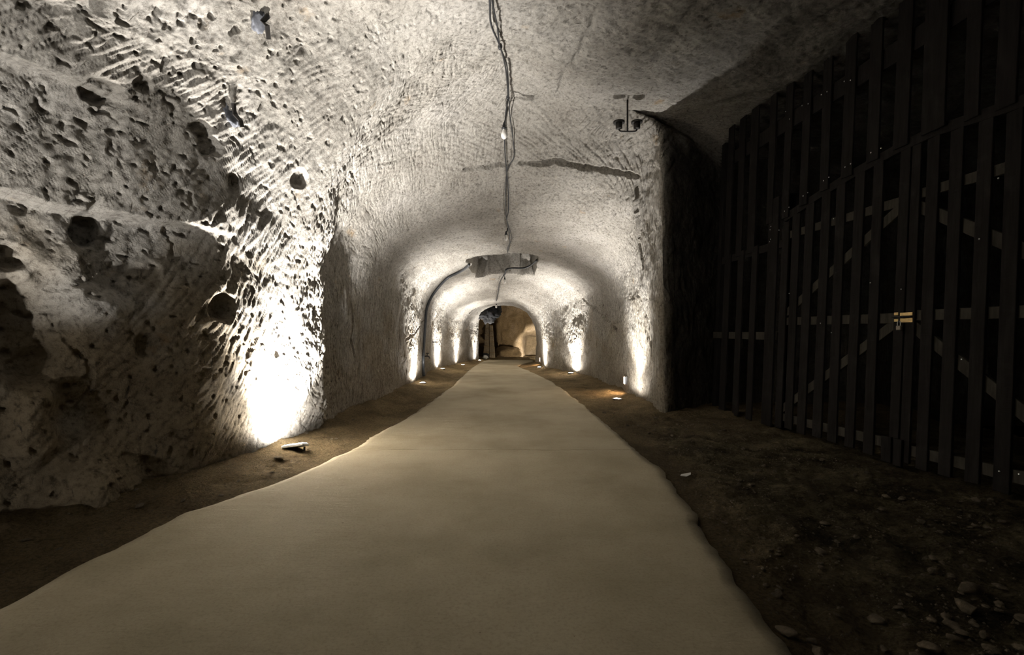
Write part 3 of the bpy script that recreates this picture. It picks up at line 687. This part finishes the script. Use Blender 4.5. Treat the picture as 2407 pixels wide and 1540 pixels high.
def bulb(px, py, Yd, top, r, label, mat=M_bulb):
    b = at(px, py, Yd); tp = np.array(top, float); k = r / .045
    t = thing('pendant_bulb', b, label, 'light bulb', 'unlit bulbs on the overhead cable')
    lathe('bulb', b, [(.0005, -.055 * k), (.018 * k, -.051 * k), (.036 * k, -.033 * k), (.045 * k, -.005 * k), (.041 * k, .022 * k), (.030 * k, .05 * k), (.021 * k, .075 * k), (.019 * k, .09 * k)], mat, t)
    lathe('socket', b + np.array([0, 0, .085 * k]), [(.022 * k, 0), (.034 * k, .004 * k), (.036 * k, .018 * k), (.024 * k, .024 * k), (.024 * k, .05 * k), (.019 * k, .06 * k), (.012 * k, .09 * k)], M_rubber, t)
    tube('drop_wire', [b + np.array([0, 0, .16 * k]), (b + tp) / 2 + np.array([.006, 0, .05]), tp], .009 if r > .045 else .012, M_rubber, t)
bulb(1185, 318, J1[1] - .05, J1, .049, 'white opal bulb hanging from the cable in front of the ceiling crack')
bulb(1189.5, 561, J2[1] - .05, J2, .04, 'pale bulb hanging from the cable just before the ceiling pocket')
black = [surf(1258, 612, .05)[0], at(1250, 622, 15.4), at(1232, 630, 15.6), at(1205, 630.5, 15.7), at(1190, 634, 15.6)] + [surf(x_, y_, .05)[0] for x_, y_ in [(1187, 643), (1183, 652), (1175, 668), (1171, 688), (1169, 703), (1168, 712)]]
hb = thing('black_ceiling_cable', black[0], 'thick black cable sagging across the ceiling pocket and on down the tunnel', 'cable')
tube('cable_run', black[:7], .03, M_rubber, hb); tube('cable_run', black[6:], .018, M_rubber, hb)
bulb(1186.5, 663, 16.3, at(1184, 645, 16.2), .045, 'clear-white bulb hanging just beyond the ceiling pocket')
bulb(1166.6, 721.5, 22.0, at(1168, 713, 22.0), .05, 'small white bulb hanging at the mouth of the far chamber')

# ------------------------------------------------------------------ hose and tap on the left wall
hp = [(1103, 622), (1098, 632), (1080, 643), (1055, 656), (1035, 676), (1018, 700), (1008, 725), (1003, 760), (1001, 800), (999, 840), (998.5, 868), (1000, 884)]
hs = thing('black_hose', fl(1000, 885), 'dark hose running down the left wall from the ceiling pocket', 'hose')
tube('hose_run', [surf(x, y, .045)[0] for x, y in hp], .04, M_hose, hs)
tp_ = surf(1006, 838, .07)[0]; tap = thing('wall_tap', tp_ - np.array([0, 0, .03]), 'small dark tap with a cross handle beside the hose', 'tap')
tube('tap_body', [tp_ + np.array([-.12, 0, 0]), tp_ + np.array([.05, -.02, 0]), tp_ + np.array([.09, -.03, -.07])], .018, M_iron, tap)
tube('tap_handle', [tp_ + np.array([-.03, -.03, .09]), tp_ + np.array([.07, -.03, .09])], .012, M_iron, tap); tube('tap_stem', [tp_, tp_ + np.array([.02, -.03, .09])], .012, M_iron, tap)
nl_, nn_ = surf(1024, 804, 0); nail = thing('wall_peg', nl_, 'short dark iron peg stuck in the left wall above the tap', 'peg')
tube('peg_shaft', [nl_ - nn_ * .06, nl_ + nn_ * .12], .018, M_iron, nail); tube('peg_head', [nl_ + nn_ * .12, nl_ + nn_ * .14], .026, M_iron, nail)

# ------------------------------------------------------------------ twin hanging fixture, wall straps
hy = float(surf(1475, 238)[0][1]) - .02; top = at(1475, 236, hy); t = thing('twin_lamp_bracket', top, 'black T-shaped hanging bracket with two cup holders by the pillar', 'bracket')
bt = at(1475, 309, hy); tube('rod', [top + np.array([0, 0, .12]), bt], .014, M_iron, t)
lft, rgt = at(1455, 305, hy), at(1497, 305, hy)
tube('crossbar', [lft + np.array([0, 0, .02]), lft + np.array([.02, 0, -.02]), bt, rgt + np.array([-.02, 0, -.02]), rgt + np.array([0, 0, .02])], .012, M_iron, t)
for c_ in (lft, rgt):
    cup = lathe('cup', c_ + np.array([0, 0, .01]), [(.03, 0), (.05, .01), (.052, .09), (.04, .12), (.02, .15), (.002, .155)], M_iron, t)
    lathe('flange', c_ + np.array([0, 0, .10]), [(.05, 0), (.088, .005), (.088, .028), (.05, .034)], M_iron, cup, None, 16)
def strap(pts, label):
    p3 = [surf(x, y, .03 if k < 2 else .07) for k, (x, y) in enumerate(pts)]
    base, nrm = surf(*pts[1], 0)
    t = thing('iron_strap', base, label, 'bracket', 'bent iron straps set in the rock')
    V = []; Fc = []; wd = .02
    for k, (p, n) in enumerate(p3):
        d = p3[min(k + 1, len(p3) - 1)][0] - p3[max(k - 1, 0)][0]; s = np.cross(d, nrm); s /= np.linalg.norm(s) + 1e-9
        for a_, b_ in ((-1, -1), (1, -1), (1, 1), (-1, 1)): V.append(p + s * wd * a_ + nrm * .006 * b_)
    for k in range(len(p3) - 1):
        for j in range(4): Fc.append((k * 4 + j, k * 4 + (j + 1) % 4, k * 4 + 4 + (j + 1) % 4, k * 4 + 4 + j))
    Fc += [(0, 1, 2, 3), tuple(len(V) - 4 + j for j in range(4))]
    mk('strap', V, Fc, M_iron, t)
    bm = bmesh.new(); bmesh.ops.create_icosphere(bm, subdivisions=3, radius=1)
    M = axis_to(nrm)
    for v in bm.verts:
        k = 1 + .35 * mnoise.noise(v.co * 2.3 + Vector((3, pts[0][0], 0))); v.co = Vector(base) + M @ Vector((v.co.x * .095 * k, v.co.y * .075 * k, v.co.z * .012))
    solid('mortar_patch', bm, M_mortar, t, True)
strap([(627, 33), (611, 50), (617, 66), (624, 78)], 'bent iron strap with a grey mortar patch high on the pale ceiling')
strap([(549, 248), (546, 270), (551, 283), (555, 300)], 'bent iron strap with a grey mortar patch at the corner of the left rock wall')

# ------------------------------------------------------------------ far chamber contents
def rocklump(name, c, sz, seed, mat, sub=4, rough=.35):
    bm = bmesh.new(); bmesh.ops.create_icosphere(bm, subdivisions=sub, radius=1)
    for v in bm.verts:
        d = v.co.normalized(); k = 1 + rough * mnoise.noise(d * 1.7 + Vector((seed, 0, 0))) + rough * .4 * mnoise.noise(d * 5 + Vector((0, seed, 0))) + rough * .2 * mnoise.noise(d * 11 + Vector((0, seed, 0)))
        v.co = Vector((d.x * sz[0] * k + c[0], d.y * sz[1] * k + c[1], d.z * sz[2] * k + c[2]))
    return solid(name, bm, mat, None, True)
o = rocklump('hanging_rock', (-1.25, 24.2, 2.52), (.62, .5, .52), 4.0, M_dark, 5, .5); setp(o, 'dark jagged rock hanging in the upper left of the chamber mouth', None, None, 'structure')
o = rocklump('rock_bench', (-.12, 28.2, .22), (.85, .5, .42), 9.0, M_brown, 4, .3); setp(o, 'low brown rock bench at the foot of the far wall', None, None, 'structure')
for k, (px0, ztop) in enumerate([(1143, 2.1), (1157, 1.9)]):
    b0 = at(px0, 0, 27.4); b0[2] = 0; t = thing('block_pier', (b0[0], b0[1], -.02), ['slim dark pier of stacked blocks beside the left rim of the chamber', 'slim dark pier of stacked blocks leaning on the brown far wall'][k], 'pier', 'stacked piers in the far chamber')
    nb = 6
    for r in range(nb):
        z0, z1 = -.03 + ztop * r / nb, -.03 + ztop * (r + 1) / nb - .02; w0, w1 = .17 - .012 * r, .17 - .012 * (r + 1)
        x0 = b0[0] + .012 * r * (1 if k == 0 else -1)
        p = [(x0 - w0, b0[1] - .15, z0), (x0 + w0, b0[1] - .15, z0), (x0 + w0, b0[1] + .15, z0), (x0 - w0, b0[1] + .15, z0), (x0 - w1, b0[1] - .15, z1), (x0 + w1, b0[1] - .15, z1), (x0 + w1, b0[1] + .15, z1), (x0 - w1, b0[1] + .15, z1)]
        bm = bmesh.new(); hexa(bm, p, .02); solid('block', bm, M_stone, t)
        p = [(x0 - w1 * 1.05, b0[1] - .16, z1), (x0 + w1 * 1.05, b0[1] - .16, z1), (x0 + w1 * 1.05, b0[1] + .16, z1), (x0 - w1 * 1.05, b0[1] + .16, z1)]
        bm = bmesh.new(); hexa(bm, p + [(a_, b_, c_ + .02) for a_, b_, c_ in p]); solid('joint', bm, M_pale, t)
b0 = fl(1148, 838); t = thing('black_crate', (b0[0], 26.3, 0), 'small black crate standing at the foot of the block piers', 'crate')
bm = bmesh.new(); hexa(bm, boxp((b0[0] - .02, 26.3, .12), (.32, .3, .26)), .01); solid('crate_body', bm, M_blackbox, t)
bm = bmesh.new(); hexa(bm, boxp((b0[0] - .06, 26.3, .27), (.24, .26, .04)), .008); solid('crate_lid', bm, M_blackbox, t)
o = rocklump('white_stone', (-1.38, 25.7, .08), (.14, .12, .12), 2.0, M_plate, 3, .3); setp(o, 'pale white stone beside the black crate', 'stone')

# ------------------------------------------------------------------ stones and litter
variants = []
for k in range(12):
    bm = bmesh.new(); bmesh.ops.create_icosphere(bm, subdivisions=2, radius=1)
    ax = (1.0, random.uniform(.55, .95), random.uniform(.4, .7))
    for v in bm.verts:
        d = v.co.normalized(); kk = 1 + .35 * mnoise.noise(d * 1.3 + Vector((k * 7.1, 0, 0))) + .15 * mnoise.noise(d * 4 + Vector((k * 3.3, 1, 0)))
        v.co = Vector([q * kk * s for q, s in zip(d, ax)])
    pl = Vector((random.uniform(-1, 1), random.uniform(-1, 1), random.uniform(-1, 1))).normalized()
    for v in bm.verts:                                           # a cleaved face
        e = v.co.dot(pl) - .42
        if e > 0: v.co -= pl * e * .9
    me = bpy.data.meshes.new('stone'); bm.to_mesh(me); bm.free(); me.materials.append(M_stone); variants.append(me)
sr = random.Random(21)
def stone(x, y, r, label, group, rot=None):
    o = bpy.data.objects.new('stone', sr.choice(variants)); C.objects.link(o)
    o.location = (x, y, float(gz(x, y)) + r * .34); o.scale = (r, r, r * sr.uniform(.7, 1.0)); o.rotation_euler = (sr.uniform(-.25, .25), sr.uniform(-.25, .25), sr.uniform(0, 6.3) if rot is None else rot)
    return setp(o, label, 'stone', group)
LR, GR = 'thumb-sized pebble scattered over the dark dirt between path and timber gate', 'loose stones in the dirt before the gate'
HL, HG = 'angular stone in the loose rubble heap on the dirt before the gate', 'rubble heap before the gate'
PL, PG = 'fist-sized brown stone lying hard against the edge of the concrete path', 'stones at the path edge'
SL = 'larger single stone lying apart on the dark dirt between path and gate'
big = [(1850, 1480, 30), (1928, 1520, 26), (1962, 1525, 20), (1910, 1490, 14), (1930, 1330, 9), (1873, 1268, 9), (1927, 1318, 10), (2275, 1392, 34), (2275, 1435, 30), (2060, 1440, 20), (2350, 1378, 16), (2245, 1505, 20),
       (2185, 1515, 26), (2155, 1525, 18), (2135, 1395, 9), (2240, 1465, 20), (2315, 1485, 18), (2350, 1420, 16), (2110, 1420, 12), (1745, 1310, 7), (1800, 1365, 9), (2320, 1235, 8), (2215, 1325, 9), (1925, 1120, 7), (2015, 1140, 9), (1828, 1300, 9), (2130, 1460, 12), (2190, 1455, 14), (2260, 1480, 16), (2290, 1460, 14), (2225, 1440, 13), (2400, 1450, 18), (2330, 1525, 20)]
for px, py, r in big:
    p = fl(px, py, -.02); stone(p[0], p[1], r / F * p[1] * .9, *((PL, PG) if px < 1975 and py > 1470 else (HL, HG) if px > 2050 and py > 1375 else (SL, 'single stones before the gate')))
n = 0
while n < 220:
    y = 1.9 + 5.6 * sr.random() ** 1.6; x = sr.uniform(float(re_(y)) + .08, 3.75)
    if fbm(np.array([x * 1.7]), np.array([y * 1.7]), np.array([0.]), 401, 2)[0] < sr.uniform(-.5, .35): continue
    stone(x, y, .010 + .026 * sr.random() ** 2.2, LR, GR); n += 1
L2 = 'small stone lying in the dirt strip along the left wall'
for px, py, r in [(655, 1083, 12), (560, 1130, 6), (720, 1030, 6), (780, 1035, 5), (430, 1175, 7), (330, 1190, 12), (140, 1280, 7), (320, 1170, 6), (640, 1105, 5), (790, 1030, 4), (830, 990, 4), (715, 1012, 6), (60, 1260, 9), (520, 1160, 6)]:
    p = fl(px, py, -.01); stone(p[0], p[1], r / F * p[1], L2, 'small stones by the left wall')
L3 = 'small dark stone lying in the dirt near the large uplight and pillar'
for px, py, r in [(1420, 967, 5), (1443, 972, 4), (1441, 921, 4), (1415, 998, 5), (1580, 1017, 5), (1525, 1012, 5), (1538, 1008, 5), (1555, 1027, 4), (1489, 995, 4), (1650, 1030, 5)]:
    p = fl(px, py, -.02); stone(p[0], p[1], r / F * p[1], L3, 'small stones near the pillar')
# gravel too small to count
def gravel(name, n, box, label, edge):
    V = []; Fc = []; g = random.Random(5)
    while n > 0:
        y = box[2] + (box[3] - box[2]) * g.random() ** 1.5; x = g.uniform(box[0], box[1])
        if (edge == 'R' and x < float(re_(y)) + .05) or (edge == 'L' and (x > float(le(y)) - .05 or x < float(np.interp(y, *zip(*wl))) + .1)): continue
        V.append((x, y)); n -= 1
    a = np.array(V); z = gz(a[:, 0], a[:, 1]); out = []
    for (x, y), zz in zip(V, z):
        r = .003 + .008 * g.random() ** 3; k = len(out); t0 = g.uniform(0, 6.3)
        for j in range(4):
            t = t0 + j * math.pi / 2; rr = r * g.uniform(.7, 1.3); out.append((x + rr * math.cos(t), y + rr * math.sin(t), zz - .001))
        out.append((x, y, zz + r * .9))
        for j in range(4): Fc.append((k + j, k + (j + 1) % 4, k + 4))
    o = mk(name, out, Fc, M_stone); return setp(o, label, 'gravel', None, 'stuff')
gravel('gravel', 6000, (1.0, 3.45, 1.7, 7.4), 'fine gravel scattered over the dirt before the gate', 'R')
gravel('gravel', 1500, (-3.4, -1.4, 2.0, 12), 'fine gravel scattered over the dirt along the left wall', 'L')
p = fl(1612, 1106); zz = float(gz(p[0], p[1])); V = []; 
for x, y, h_ in [(-.055, -.012, .008), (.0, -.022, .004), (.045, -.006, .02), (.052, .016, .03), (.01, .022, .016), (-.04, .012, .014)]: V.append((p[0] + x, p[1] + y, zz + h_))
V += [(a_, b_, c_ + .003) for a_, b_, c_ in V]
o = mk('paper_scrap', V, [tuple(range(6)), tuple(range(6, 12))] + [(k, (k + 1) % 6, 6 + (k + 1) % 6, 6 + k) for k in range(6)], M_paper); setp(o, 'torn white scrap lying on the dirt beside the path', 'litter')
